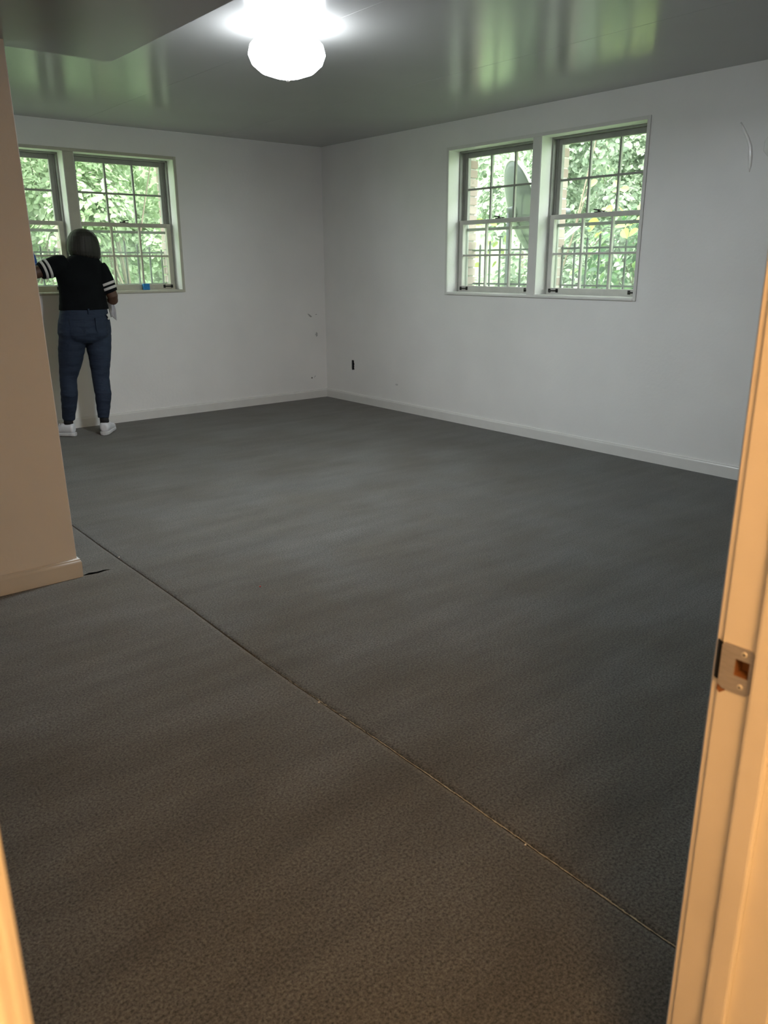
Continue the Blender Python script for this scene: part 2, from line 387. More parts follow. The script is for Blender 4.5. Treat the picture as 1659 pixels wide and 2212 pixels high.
# bulkhead (dropped soffit) over the entry and the stub wall that carries it
SZ = 2.137
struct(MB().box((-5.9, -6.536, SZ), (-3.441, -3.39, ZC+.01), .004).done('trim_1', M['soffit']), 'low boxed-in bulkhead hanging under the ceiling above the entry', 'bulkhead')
sw = struct(MB().box((-5.9, -3.49, 0), (-3.857, -3.385, SZ+.002), .003, f=lambda v: Vector((v.x-.0138*max(0, v.z-.08), v.y, v.z))).done('wall_left', M['wall']), 'near-left wall end, warm grey in the hall light', 'wall')
struct(MB().box((-6.1, -6.6, 0), (-5.9, .19, 2.6)).done('wall_side', M['wall']), 'hidden left side wall of the room', 'wall')
# front wall with the doorway
DX0, DX1, DY0, DY1, DH = -4.864, -4.054, -6.656, -6.536, 2.04
mb = MB(); mb.box((-6.1, DY0, 0), (DX0-.02, DY1, 2.6)); mb.box((DX1+.02, DY0, 0), (.19, DY1, 2.6)); mb.box((DX0-.02, DY0, DH+.02), (DX1+.02, DY1, 2.6))
struct(mb.done('wall_front', M['wall']), 'wall around the doorway the photograph is taken through', 'wall')
# hallway the photograph is taken from
mb = MB(); mb.box((-6.1, -8.6, 0), (-6.0, DY0, 2.6)); mb.box((-3.3, -8.6, 0), (-3.2, DY0, 2.6)); mb.box((-6.1, -8.7, 0), (-3.2, -8.5, 2.6)); mb.box((-6.1, -8.7, 2.44), (-3.2, DY0, 2.5))
struct(mb.done('wall_hall', M['wall']), 'plain walls of the hallway behind the doorway', 'wall')
# baseboards
BP = [(0, 0), (.0135, 0), (.0135, .068), (.0125, .074), (.0095, .079), (.009, .084), (.005, .087), (0, .0875)]
struct(MB().sweep(BP, [(-.0, 0), (-5.9, 0)]).done('baseboard_back', M['trim']), 'white baseboard along the far wall', 'baseboard')
struct(MB().sweep(BP, [(0, -6.536), (0, 0)]).done('baseboard_right', M['trim']), 'white baseboard along the right-hand wall', 'baseboard')
struct(MB().sweep(BP, [(-3.857, -3.30), (-3.857, -3.49), (-5.9, -3.49)][::-1][::-1] if False else [(-5.9, -3.49), (-3.857, -3.49), (-3.857, -3.385)][::-1]).done('baseboard_left', M['trim']), 'white baseboard wrapping the end of the near-left wall', 'baseboard')

# ------------------------------------------------------------------ door frame
dr = empty('door_1', (-4.459, -6.596, 0)); struct(dr, 'white painted door frame around the camera, orange in the hall light', 'door frame')
HY0, HY1, HZ0, HZ1 = DY1-.036, DY1-.0185, .868, .890       # latch hole
J = .0195
mb = MB()   # strike-side jamb, left open at the latch hole
mb.box((DX1, DY0, 0), (DX1+J, DY1, HZ0), .0015); mb.box((DX1, DY0, HZ1), (DX1+J, DY1, DH), .0015)
mb.box((DX1, DY0, HZ0), (DX1+J, HY0, HZ1)); mb.box((DX1, HY1, HZ0), (DX1+J, DY1, HZ1))
mb.done('jamb', M['jamb'], dr)
MB().box((DX0-J, DY0, 0), (DX0, DY1, DH), .0015).done('jamb', M['jamb'], dr)
MB().box((DX0-J, DY0, DH), (DX1+J, DY1, DH+J), .0015).done('header', M['jamb'], dr)
sy0, sy1 = DY0+.0465, DY1-.0437
for x0, x1 in ((DX1-.011, DX1), (DX0, DX0+.011)):
    MB().box((x0, sy0, 0), (x1, sy1, DH), .0035).done('door_stop', M['jamb'], dr)
MB().box((DX0+.011, sy0, DH-.011), (DX1-.011, sy1, DH), .003).done('door_stop', M['jamb'], dr)
cas = [(.0, 0), (.0, .0085), (.003, .0115), (.008, .0125), (.013, .010), (.03, .012), (.048, .016), (.056, .016), (.058, 0)]
def casing(side, ysgn):
    # vertical board with a moulded profile; side +1 strike side, -1 hinge side
    x0 = (DX1+.005) if side > 0 else (DX0-.005); yb = DY1 if ysgn > 0 else DY0
    pr = [(x0+side*a, yb+ysgn*b) for a, b in cas]
    MB().poly([(x, y, .001) for x, y in pr], (0, 0, DH+.06)).done('casing', M['jamb'], dr)
for sd_ in (1, -1):
    for ys in (1, -1): casing(sd_, ys)
for ys, yb in ((1, DY1), (-1, DY0)): MB().box((DX0-.005, yb, DH+.005), (DX1+.005, yb+ys*.014, DH+.063), .002).done('casing', M['jamb'], dr)
# strike plate
mb = MB(); px = DX1-.0016; pa, pb, pz0, pz1 = DY1-.0405, DY1-.001, .8465, .9065
t = bmesh.new()
out = [(pb, pz0+.004), (pb, pz1-.004), (pb-.004, pz1), (pa+.008, pz1), (pa+.0035, pz1-.0012), (pa+.001, pz1-.004), (pa, pz1-.008), (pa, pz0+.008), (pa+.001, pz0+.004), (pa+.0035, pz0+.0012), (pa+.008, pz0), (pb-.006, pz0)]
for lp in (out, [(HY0, HZ0), (HY1, HZ0), (HY1, HZ1), (HY0, HZ1)]):
    vs_ = [t.verts.new((px, y, z)) for y, z in lp]
    for i in range(len(vs_)): t.edges.new((vs_[i], vs_[(i+1) % len(vs_)]))
bmesh.ops.triangle_fill(t, use_beauty=True, edges=t.edges[:])
r_ = bmesh.ops.extrude_face_region(t, geom=t.faces[:])
for v in r_['geom']:
    if isinstance(v, bmesh.types.BMVert): v.co.x = DX1+.0002
mb.add(t)
mb.done('strike_plate', M['steel'], dr)
st = dr.children[-1]; st['label'] = 'worn steel strike plate with two screws'
t = [(px, pb, 0), (px+.001, pb+.004, 0), (px+.004, pb+.0075, 0), (px+.0085, pb+.009, 0)]
mb = MB()
bm = bmesh.new(); rows = []
for p in t: rows.append([bm.verts.new((p[0], p[1], z)) for z in (.856+(.003 if p is t[-1] else 0), .9055-(.003 if p is t[-1] else 0))])
for a, b in zip(rows, rows[1:]): bm.faces.new((a[0], a[1], b[1], b[0]))
r_ = bmesh.ops.extrude_face_region(bm, geom=bm.faces[:])
for v in r_['geom']:
    if isinstance(v, bmesh.types.BMVert): v.co += Vector((.0014, -.0004, 0))
mb.add(bm); o = mb.done('strike_lip', M['bronze'], st); o.location = (0, 0, 0)
for z in (.8985, .8560):
    mb = MB(); t = bmesh.new(); bmesh.ops.create_cone(t, cap_ends=True, segments=20, radius1=.0038, radius2=.003, depth=.0014)
    for v in t.verts: v.co = Vector((px-.0004-v.co.z*.6, (HY0+HY1)/2+v.co.x-.001, z+v.co.y))
    mb.add(t); o = mb.done('screw', M['screw'], st); o.location = (0, 0, 0)
    mb = MB(); c_ = (HY0+HY1)/2-.001
    mb.box((px-.00095, c_-.0018, z-.0004), (px-.0005, c_+.0018, z+.0004)); mb.box((px-.00095, c_-.0004, z-.0018), (px-.0005, c_+.0004, z+.0018))
    o = mb.done('screw_slot', M['dark'], st); o.location = (0, 0, 0)
mb = MB(); e = .0003
mb.box((DX1+.0185, HY0-.002, HZ0-.002), (DX1+.0205, HY1+.002, HZ1+.002)); mb.box((DX1+.0004, HY0, HZ0), (DX1+.018, HY0+e, HZ1)); mb.box((DX1+.0004, HY1-e, HZ0), (DX1+.018, HY1, HZ1)); mb.box((DX1+.0004, HY0, HZ0), (DX1+.018, HY1, HZ0+e)); mb.box((DX1+.0004, HY0, HZ1-e), (DX1+.018, HY1, HZ1))
mb.done('latch_pocket', M['rawwood'], dr)
# chipped bare wood below the lip
MB().poly([(DX1-.0003, DY1-.001, .855), (DX1-.0003, DY1-.011, .8445), (DX1-.0003, DY1-.004, .8385), (DX1-.0003, DY1-.0002, .842)], (.0006, .0006, 0)).done('wood_chip', M['rawwood'], dr)

# ------------------------------------------------------------------ windows
def window(idx, f, u0, u1, zz, far, sash, label, glassm):
    """far: +1 if the reveal at u1 is the one in view"""
    z0, z1 = zz; root = empty('window_%d' % idx, f(Vector(((u0+u1)/2, .1, z0)))); struct(root, label, 'window')
    def part(mb, name, m, par=None, lab=None):
        o = mb.done(name, m, par or root)
        if par is not None: o.location = (0, 0, 0)
        if lab: o['label'] = lab
        return o
    D = .120
    # frame: track and head between wall and storm window
    mb = MB(); k = .028
    for a, b in ((u0, u0+k), (u1-k, u1)): mb.box((a, D+.036, z0), (b, .195, z1), f=f)
    for a, b in ((u0, u0+.013), (u1-.013, u1)): mb.box((a, D-.004, z0), (b, D+.036, z1), f=f)
    mb.box((u0, D-.004, z1-.013), (u1, .195, z1), f=f)
    part(mb, 'frame', M['sash_shaded'])
    mb = MB().box((u0, .001, z0-.004), (u1, .195, z0+.006), .002, f=f); part(mb, 'sill', M['trim'] if sash is M['sash'] else sash)
    zm = z0+(z1-z0)*.504; sash0 = sash
    def make_sash(name, a, b, za, zb, da, db, st, tr, br, lifts):
        mb = MB()
        mb.box((a, da, za), (a+st, db, zb), .003, f=f); mb.box((b-st, da, za), (b, db, zb), .003, f=f)
        mb.box((a+st, da, zb-tr), (b-st, db, zb), .003, f=f); mb.box((a+st, da, za), (b-st, db, za+br), .003, f=f)
        sash = sash0 if lifts else M['sash_shaded']; s = part(mb, name, sash); ga, gb, gz0, gz1 = a+st, b-st, za+br, zb-tr; w = .016
        for i in (1, 2):
            c = ga+(gb-ga)*i/3; part(MB().box((c-w/2, da+.006, gz0), (c+w/2, db-.004, gz1), .003, f=f), 'muntin', sash, s)
        c = (gz0+gz1)/2; part(MB().box((ga, da+.008, c-w/2), (gb, db-.006, c+w/2), .003, f=f), 'muntin', sash, s)
        dm = (da+db)/2
        for i in range(3):
            for j in range(2):
                pa_, pb_ = ga+(gb-ga)*i/3, ga+(gb-ga)*(i+1)/3; qa, qb = gz0+(gz1-gz0)*j/2, gz0+(gz1-gz0)*(j+1)/2
                e = .007
                part(MB().poly([f(Vector(p)) for p in ((pa_+e, dm, qa+e), (pb_-e, dm, qa+e), (pb_-e, dm, qb-e), (pa_+e, dm, qb-e))]), 'pane', glassm, s)
        if lifts:
            for c in (a+.075, b-.075):
                z = za+.030; mb = MB()
                for q in (-.036, .036): mb.box((c+q-.0095, da-.008, z-.014), (c+q+.0095, da+.001, z+.014), .003, f=f)
                mb.tube([(c-.034, da-.013, z), (c+.034, da-.013, z)], .0048, 8, f=f)
                for q in (-.034, .034): mb.box((c+q-.003, da-.013, z-.003), (c+q+.003, da-.002, z+.003), f=f)
                part(mb, 'sash_lift', M['bronze'], s, 'dark bar-shaped sash lift')
        return s
    make_sash('lower_sash', u0+.006, u1-.006, z0+.004, zm+.018, D, D+.034, .046, .032, .050, True)
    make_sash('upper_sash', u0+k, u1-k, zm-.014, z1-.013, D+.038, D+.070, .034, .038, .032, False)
    mb = MB(); c = (u0+u1)/2; q = zm+.018
    mb.box((c-.028, D+.002, q), (c+.028, D+.03, q+.006), .002, f=f); mb.tube([(c-.004, D+.014, q+.004), (c-.004, D+.014, q+.02)], .009, 10, f=f)
    mb.tube([(c, D+.012, q+.016), (c+.03, D-.004, q+.02)], [.005, .004], 8, f=f); mb.box((c-.03, D+.04, q-.002), (c+.01, D+.055, q+.012), .002, f=f)
    part(mb, 'sash_lock', M['bronze'], lab='dark sash lock on the meeting rail')
    mb = MB(); d0, d1 = .197, .215
    for a, b in ((u0+.002, u0+.030), (u1-.030, u1-.002)): mb.box((a, d0, z0+.002), (b, d1, z1-.002), .002, f=f)
    mb.box((u0+.03, d0, z1-.032), (u1-.03, d1, z1-.002), .002, f=f); mb.box((u0+.03, d0, z0+.002), (u1-.03, d1, z0+.022), .002, f=f)
    mb.box((u0+.03, d0+.002, zm-.065), (u1-.03, d1-.002, zm-.042), .002, f=f)
    part(mb, 'storm_frame', M['alu'])
    part(MB().poly([f(Vector(p)) for p in ((u0+.032, .206, z0+.022), (u1-.032, .206, z0+.022), (u1-.032, .206, zm-.065), (u0+.032, .206, zm-.065))]), 'insect_screen', M['screen'])
    return root
window(1, fA, *A_OPEN[0], ZA, 1, M['sash_cream'], 'cream sash window partly hidden by the near-left wall', M['glassA'])
window(2, fA, *A_OPEN[1], ZA, 1, M['sash_cream'], 'cream sash window just right of the person, blue sponge on its sill', M['glassA'])
window(3, fB, *B_OPEN[0], ZB, 1, M['sash'], 'white sash window with the satellite dish behind it', M['glass'])
window(4, fB, *B_OPEN[1], ZB, 1, M['sash'], 'white sash window nearest the door in the right wall', M['glass'])
# thin casing strips round each pair
def pair_trim(name, f, ua, ub, m0, m1, zz, label):
    z0, z1 = zz; mb = MB(); t, w = .009, .024
    mb.box((ua-w, -t, z0-w*.7), (ua, .004, z1+w), .002, f=f); mb.box((ub, -t, z0-w*.7), (ub+w, .004, z1+w), .002, f=f)
    mb.box((ua, -t, z1), (ub, .004, z1+w), .002, f=f); mb.box((ua, -t-.004, z0-w*.7), (ub, .004, z0), .003, f=f)
    mb.box((m0+.004, -.005, z0), (m1-.004, .003, z1), .002, f=f)
    struct(mb.done(name, M['sash_cream'] if f is fA else M['trim']), label, 'window trim')
pair_trim('trim_2', fA, -3.373, -1.575, -2.519, -2.429, ZA, 'cream wooden strips framing the pair of windows behind the person')
pair_trim('trim_3', fB, -3.66, -1.815, -2.785, -2.70, ZB, 'white wooden strips framing the two windows in the right wall')

# iron guards outside each window
def guard(f, us, hs, base, label, cap=None):
    r = empty('window_guard', f(Vector((sum(us)/len(us), .30, 1.13)))); tag(r, label, 'window guard', 'iron guards outside the windows')
    lo, hi = min(us)-.085, max(us)+.085
    for z in (1.452, 1.178): MB().box((lo, .292, z-.007), (hi, .308, z+.007), .001, f=f).done('rail', M['iron'], r)
    for u, h in zip(us, hs):
        mb = MB(); mb.box((u-.006, .294, 1.135), (u+.006, .306, h-.02), f=f); mb.tube([(u, .3, h-.022), (u, .3, h-.014), (u, .3, h)], [.0085, .0085, .001], 6, f=f)
        if cap == u: mb.box((u-.026, .294, h-.004), (u+.026, .306, h+.006), .002, f=f)
        mb.done('picket', M['iron'], r)
    for u in (lo, hi): MB().box((u-.008, .285, 1.166), (u+.008, .315, 1.464), .002, f=f).done('mounting_post', M['iron'], r)
H7 = [1.480, 1.503, 1.530, 1.556, 1.532, 1.508, 1.485]
guard(fA, [-3.257+i*.114 for i in range(7)], H7, 0, 'low iron picket guard seen under the raised arm of the person')
guard(fA, [-2.297+i*.114 for i in range(7)], H7, 0, 'low iron picket guard outside the window right of the person')
g3 = [-1.790-i*.114 for i in range(7)]
guard(fB, g3, H7, 0, 'low iron picket guard below the satellite dish', g3[3])
guard(fB, [-2.792-i*.1145 for i in range(7)], H7, 0, 'low iron picket guard outside the window nearest the door')

# ------------------------------------------------------------------ ceiling light
L0 = Vector((-2.50, -3.27, ZC))
lt = empty('ceiling_light', L0); tag(lt, 'bright white ceiling light, its globe widened to the glare of bare bulbs', 'light')
MB().lathe(L0, [(.10, .0), (.102, -.012), (.09, -.024), (.06, -.03)], 32).done('canopy', M['trim'], lt, smooth=True)
MB().lathe(L0, [(.02, -.018), (.085, -.022), (.14, -.045), (.178, -.085), (.188, -.125), (.172, -.165), (.13, -.200), (.07, -.220), (.01, -.226)], 40).done('glare_globe', M['lamp'], lt, smooth=True)  # added globe in place of bare bulbs, as wide as their glare
MB().lathe(L0, [(.012, -.224), (.014, -.232), (.006, -.242)], 16).done('finial', M['screw'], lt, smooth=True)

ld = bpy.data.lights.new('lamp_glow', 'AREA'); ld.shape = 'DISK'; ld.size = .24; ld.energy = 43; ld.color = (.90, .95, 1.0)
lo_ = bpy.data.objects.new('lamp_glow', ld); C.objects.link(lo_); lo_.location = (L0.x, L0.y, ZC-.244)
# ------------------------------------------------------------------ wall damage, outlet hole
ob = empty('outlet_box', (0, (OB[0]+OB[1])/2, OB[2])); tag(ob, 'open dark outlet hole in the right wall, its cover missing', 'outlet')
mb = MB(); a, b, c, d_ = OB
mb.box((.06, a, c), (.064, b, d_)); mb.box((.004, a, c), (.06, a+.002, d_)); mb.box((.004, b-.002, c), (.06, b, d_)); mb.box((.004, a, c), (.06, b, c+.002)); mb.box((.004, a, d_-.002), (.06, b, d_))
mb.done('metal_box', M['box'], ob)
mb = MB(); mb.box((.02, a+.010, c+.02), (.055, b-.004, d_-.022), .003); mb.box((.012, a+.018, c+.012), (.02, b-.012, d_-.012), .001); mb.done('socket_body', M['dark'], ob)
mb = MB(); random.seed(5); t = bmesh.new(); inn, outr = [], []
cy, cz = (a+b)/2, (c+d_)/2
for k in range(28):
    q = 2*math.pi*k/28; ca, sa = math.cos(q), math.sin(q); s_ = max(abs(ca), abs(sa)); hx, hz = (b-a)/2, (d_-c)/2
    ey, ez = cy+hx*ca/s_*(1.0 if s_ else 1), cz+hz*sa/s_
    j = random.uniform(.55, .95) if abs(ca) > .5 or random.random() < .6 else 1
    inn.append(t.verts.new((-.001, cy+(ey-cy)*min(1, j+.1), cz+(ez-cz)*random.uniform(.86, 1)))); outr.append(t.verts.new((-.0008, cy+(ey-cy)*1.15, cz+(ez-cz)*1.07)))
for k in range(28): t.faces.new((inn[k], inn[(k+1) % 28], outr[(k+1) % 28], outr[k]))
mb.add(t); mb.done('torn_plaster', M['wall'], ob)
def blotch(name, f, u, z, ru, rz, ang, m, thick, seed, label, par):
    random.seed(seed); pts = []
    for k in range(14):
        q = 2*math.pi*k/14; rr = random.uniform(.6, 1.1); x, y = ru*rr*math.cos(q), rz*rr*math.sin(q)
        x, y = x*math.cos(ang)-y*math.sin(ang), x*math.sin(ang)+y*math.cos(ang); pts.append(f(Vector((u+x, -.0006, z+y))))
    o = MB().poly(pts, f(Vector((0, -thick, 0)))).done(name, m, par); o['label'] = label; return o
M['scuff'] = mat('bare_plaster_scuff', (.42, .42, .41), .9, .2, 30); M['scuffl'] = mat('faint_scuff', (.62, .62, .60), .8, .1, 30); M['scuffd'] = mat('dark_scuff', (.16, .16, .15), .9, .3, 30)
blotch('plaster_chip', fA, -.195, .845, .034, .010, R(-35), M['scuff'], .0006, 1, 'grey scuff in the wall near the corner', wa)
blotch('plaster_chip', fA, -.116, .853, .010, .003, 0, M['scuffd'], .0006, 2, 'tiny dark nick near the corner', wa)
blotch('plaster_chip', fA, -.118, .654, .016, .024, 0, M['scuff'], .0006, 3, 'round grey dent near the corner', wa)
blotch('plaster_chip', fA, -.19, .212, .010, .011, 0, M['scuffd'], .0006, 4, 'small dark chip low near the corner', wa)
blotch('plaster_chip', fA, -.155, .222, .014, .004, R(50), M['scuff'], .0006, 6, 'small scratch low near the corner', wa)
blotch('plaster_chip', fB, -1.146, .246, .022, .012, 0, M['scuffl'], .0003, 8, 'faint scuff low on the right wall', wb)
# shiny raised ridges of peeling paint high on the right wall
M['peel'] = mat('raised_glossy_paint', (.92, .92, .91), .25, .04, 10, coat=.5)
mb = MB(); path = [(-4.29, 2.13, .004), (-4.315, 2.09, .007), (-4.345, 2.04, .009), (-4.367, 1.99, .010), (-4.374, 1.94, .012), (-4.378, 1.88, .009), (-4.380, 1.85, .002)]
mb.tube([(.001, y, z) for y, z, r in path], [r*1.2 for y, z, r in path], 10, f=lambda v: Vector((v.x*.35, v.y+.0025*noise.noise(v*60), v.z))); o = mb.done('paint_ridge', M['peel'], wb, smooth=True); o['label'] = 'thin shiny ridge of raised paint'
mb = MB(); mb.loft([((0, -4.50, 2.06), (.002, 0, 0), (0, .015, 0)), ((0, -4.48, 2.01), (.008, 0, 0), (0, .03, 0)), ((0, -4.485, 1.96), (.012, 0, 0), (0, .036, 0)), ((0, -4.49, 1.92), (.002, 0, 0), (0, .006, 0))], 16)
o = mb.done('paint_bulge', M['peel'], wb, smooth=True); o['label'] = 'shiny bulge of peeling paint at the picture edge'

# ------------------------------------------------------------------ small things
sp = MB().box((-1.908, .070, ZA[0]+.006), (-1.852, .105, ZA[0]+.060), .004).done('sponge', M['sponge']); tag(sp, 'small blue sponge standing on the sill of the window right of the person', 'sponge')
M['red'] = mat('red_plastic', (.5, .03, .04), .5); M['crumb'] = mat('pale_crumb', (.75, .72, .62), .8)
def speck(name, x, y, r, m, label, cat):
    o = MB().sphere((x, y, .0005+r*.55), (r, r*.7, r*.6), 8).done(name, m); tag(o, label, cat)
speck('bead', -3.296, -4.122, .0045, M['red'], 'tiny red bead lying on the carpet in mid-room', 'bead')
speck('crumb', seam(-5.075)-.012, -5.075, .004, M['crumb'], 'white crumb by the middle of the carpet seam', 'crumb')
speck('crumb', seam(-5.929)-.010, -5.929, .0035, M['crumb'], 'pale crumb on the seam nearer the door frame', 'crumb')
speck('crumb', seam(-3.37)+.004, -3.37, .004, M['crumb'], 'white crumb on the seam beside the near-left wall', 'crumb')

# ------------------------------------------------------------------ the person
P = empty('person', (-2.68, -.36, 0)); tag(P, 'person seen from behind at the window in a black T-shirt, blue jeans and white sneakers', 'person')
V = Vector
def skin_limb(mb, pts, rads, n=18): mb.tube(pts, rads, n)
# body (skin)
mb = MB()
mb.loft([((-2.548, -.285, 1.375), (.018, 0, 0), (0, .03, 0)), ((-2.549, -.28, 1.395), (.040, 0, 0), (0, .062, 0)), ((-2.549, -.282, 1.43), (.060, 0, 0), (0, .082, 0)), ((-2.548, -.29, 1.48), (.070, 0, 0), (0, .094, 0)), ((-2.547, -.295, 1.53), (.072, 0, 0), (0, .095, 0)), ((-2.545, -.30, 1.57), (.058, 0, 0), (0, .078, 0)), ((-2.545, -.30, 1.598), (.025, 0, 0), (0, .035, 0))], 24)
mb.tube([(-2.58, -.355, 1.36), (-2.565, -.335, 1.41), (-2.555, -.315, 1.46)], [.062, .052, .05], 18)
mb.sphere((-2.548, -.185, 1.468), (.013, .018, .018), 12)       # nose
for s in (-1, 1):
    mb.sphere((-2.548+s*.072, -.29, 1.475), (.012, .02, .032), 12)   # ears
mb.sphere((-2.548, -.2, 1.432), (.024, .012, .008), 12)         # lips
# torso core
mb.loft([((-2.615, -.36, .98), (.15, 0, 0), (0, .09, 0)), ((-2.61, -.355, 1.15), (.145, 0, 0), (0, .088, 0)), ((-2.60, -.355, 1.30), (.15, 0, 0), (0, .085, 0)), ((-2.59, -.355, 1.37), (.11, 0, 0), (0, .06, 0))], 24)
LS, LE, LW = V((-2.735, -.36, 1.355)), V((-2.985, -.35, 1.278)), V((-2.885, -.145, 1.335))
RS, RE, RW = V((-2.455, -.36, 1.335)), V((-2.372, -.395, 1.083)), V((-2.365, -.20, 1.085))
mb.tube([LS, LS.lerp(LE, .5), LE, LE.lerp(LW, .12), LE.lerp(LW, .45), LW], [.055, .05, .043, .042, .039, .026], 18)
mb.tube([RS, RS.lerp(RE, .5), RS.lerp(RE, .93), RE+V((0, .02, -.008)), RE.lerp(RW, .4), RW], [.056, .05, .043, .042, .04, .026], 18)
def hand(mb, wrist, fwd, palm_n, side, curl, sc=1.0):
    fwd = fwd.normalized(); palm_n = (palm_n-fwd*palm_n.dot(fwd)).normalized(); lat = fwd.cross(palm_n)*side
    mb.loft([(wrist, lat*.025*sc, palm_n*.018*sc), (wrist+fwd*.03*sc, lat*.034*sc, palm_n*.016*sc), (wrist+fwd*.075*sc, lat*.041*sc, palm_n*.013*sc), (wrist+fwd*.09*sc, lat*.036*sc, palm_n*.009*sc)], 16)
    for i, (o, l) in enumerate(((-.030, .066), (-.010, .075), (.010, .070), (.029, .055))):
        p = wrist+fwd*.085*sc+lat*o*sc; pts = [p-fwd*.02]; d = fwd.copy(); spread = lat*(o*2.2)
        for k in range(3):
            d = (d+palm_n*curl+spread*.3).normalized(); p = p+d*l*sc/3*(1.15-.15*k); pts.append(p)
        mb.tube(pts, [.0085*sc, .0088*sc, .0078*sc, .0062*sc], 10)
    p = wrist+fwd*.03*sc-lat*.028*sc; d = (fwd*.6-lat*.8+palm_n*.2).normalized()
    pts = [p, p+d*.035*sc, p+d*.035*sc+(d+fwd*.6).normalized()*.03*sc]; mb.tube(pts, [.012*sc, .0105*sc, .008*sc], 10)
hand(mb, RW, V((.1, .95, -.05)), V((-.6, 0, -.8)), 1, .45)
hand(mb, LW, V((-.15, .35, .8)), V((.1, 1, -.2)), -1, .12)
# legs and feet core
LL = [V((-2.72, -.355, .80)), V((-2.755, -.35, .64)), V((-2.788, -.335, .475)), V((-2.80, -.345, .34)), V((-2.815, -.305, .12))]
RL = [V((-2.525, -.365, .80)), V((-2.53, -.375, .64)), V((-2.545, -.385, .465)), V((-2.548, -.41, .33)), V((-2.572, -.425, .12))]
for l in (LL, RL):
    mb.tube(l+[V((l[-1].x, l[-1].y, .05))], [.085, .075, .05, .048, .032, .03], 18)
mb.loft([((-2.62, -.36, .76), (.10, 0, 0), (0, .08, 0)), ((-2.62, -.36, .88), (.16, 0, 0), (0, .095, 0)), ((-2.615, -.36, 1.0), (.15, 0, 0), (0, .09, 0))], 24)
body = mb.done('body', M['skin'], P, voxel=.0045, sm=2)
for s in (-1, 1):
    MB().sphere((-2.548+s*.028, -.207, 1.49), .0105, 14).done('eye', M['white'], P, smooth=True)
# shirt
mb = MB()
mb.loft([((-2.61, -.36, 1.005), (.196, 0, 0), (0, .128, 0)), ((-2.61, -.36, 1.03), (.193, 0, 0), (0, .126, 0)), ((-2.607, -.36, 1.11), (.180, 0, 0), (0, .120, 0)), ((-2.612, -.357, 1.20), (.176, 0, 0), (0, .122, 0)), ((-2.610, -.355, 1.28), (.183, 0, 0), (0, .118, 0)), ((-2.605, -.352, 1.34), (.185, 0, .014), (0, .100, 0)), ((-2.598, -.350, 1.385), (.150, 0, .012), (0, .078, 0)), ((-2.585, -.345, 1.415), (.085, 0, .004), (0, .066, 0)), ((-2.578, -.342, 1.424), (.062, 0, 0), (0, .058, 0))], 32)
def ring_arm(A, B, a, r): return A.lerp(B, a), r
lsl = [(-.12, .062), (.08, .078), (.35, .074), (.70, .064)]
mb.tube([LS.lerp(LE, a) for a, r in lsl], [r for a, r in lsl], 20)
rsl = [(-.05, .058), (.1, .070), (.4, .069), (.80, .060)]
mb.tube([RS.lerp(RE, a) for a, r in rsl], [r for a, r in rsl], 20)
shirt = mb.done('shirt', M['shirt'], P, voxel=.006, sm=3)
me = shirt.data; nn = [v.normal.copy() for v in me.vertices]
for v in me.vertices:       # soft folds
    k = noise.noise(v.co*9)*.006+noise.noise(V((v.co.x*5, v.co.y*5, v.co.z*22)))*.004*max(0, 1.25-v.co.z)*4
    v.co += nn[v.index]*k
for A, B, pr in ((LS, LE, [(.43, .50), (.56, .63)]), (RS, RE, [(.50, .575), (.635, .71)])):
    L_ = (B-A).length
    for a0, a1 in pr:
        r_at = (lambda a: .0735+(a-.35)/.35*(.064-.074)) if A is LS else (lambda a: .069+(a-.4)/.4*(.060-.069))
        pts = [A.lerp(B, a0), A.lerp(B, (a0+a1)/2), A.lerp(B, a1)]
        mb = MB().tube(pts, [r_at(a0)+.0035, r_at((a0+a1)/2)+.0035, r_at(a1)+.0035], 28); o = mb.done('sleeve_stripe', M['white'], P); o['label'] = 'white band round the black sleeve'
        for p in o.data.polygons: p.use_smooth = len(p.vertices) == 4
# jeans
mb = MB()
mb.loft([((-2.612, -.36, 1.035), (.178, 0, 0), (0, .112, 0)), ((-2.614, -.36, .98), (.188, 0, 0), (0, .120, 0)), ((-2.620, -.362, .90), (.203, 0, 0), (0, .134, 0)), ((-2.624, -.363, .83), (.208, 0, 0), (0, .136, 0)), ((-2.625, -.362, .775), (.196, 0, 0), (0, .118, 0)), ((-2.625, -.36, .745), (.14, 0, 0), (0, .09, 0))], 32, 2.3)
for s, x in ((-1, -2.70), (1, -2.545)): mb.sphere((x, -.43, .84), (.088, .075, .085), 20)
mb.tube([LL[0], LL[1], LL[2], LL[3], LL[4]+V((0, 0, .015))], [.108, .095, .067, .067, .047], 24)
mb.tube([RL[0], RL[1], RL[2], RL[3], RL[4]+V((0, 0, .015))], [.108, .090, .067, .066, .045], 24)
jeans = mb.done('jeans', M['denim'], P, voxel=.006, sm=3)
nn = [v.normal.copy() for v in jeans.data.vertices]
for v in jeans.data.vertices:
    k = noise.noise(V((v.co.x*8, v.co.y*8, v.co.z*26)))*.0035+noise.noise(v.co*12)*.0025; v.co += nn[v.index]*k
def at_back(x, z, lift=.0):       # point on the back of the jeans
    y = max(0, 1-((x+2.622)/.205)**2)**.5; return V((x, -.362-.134*y-lift, z))
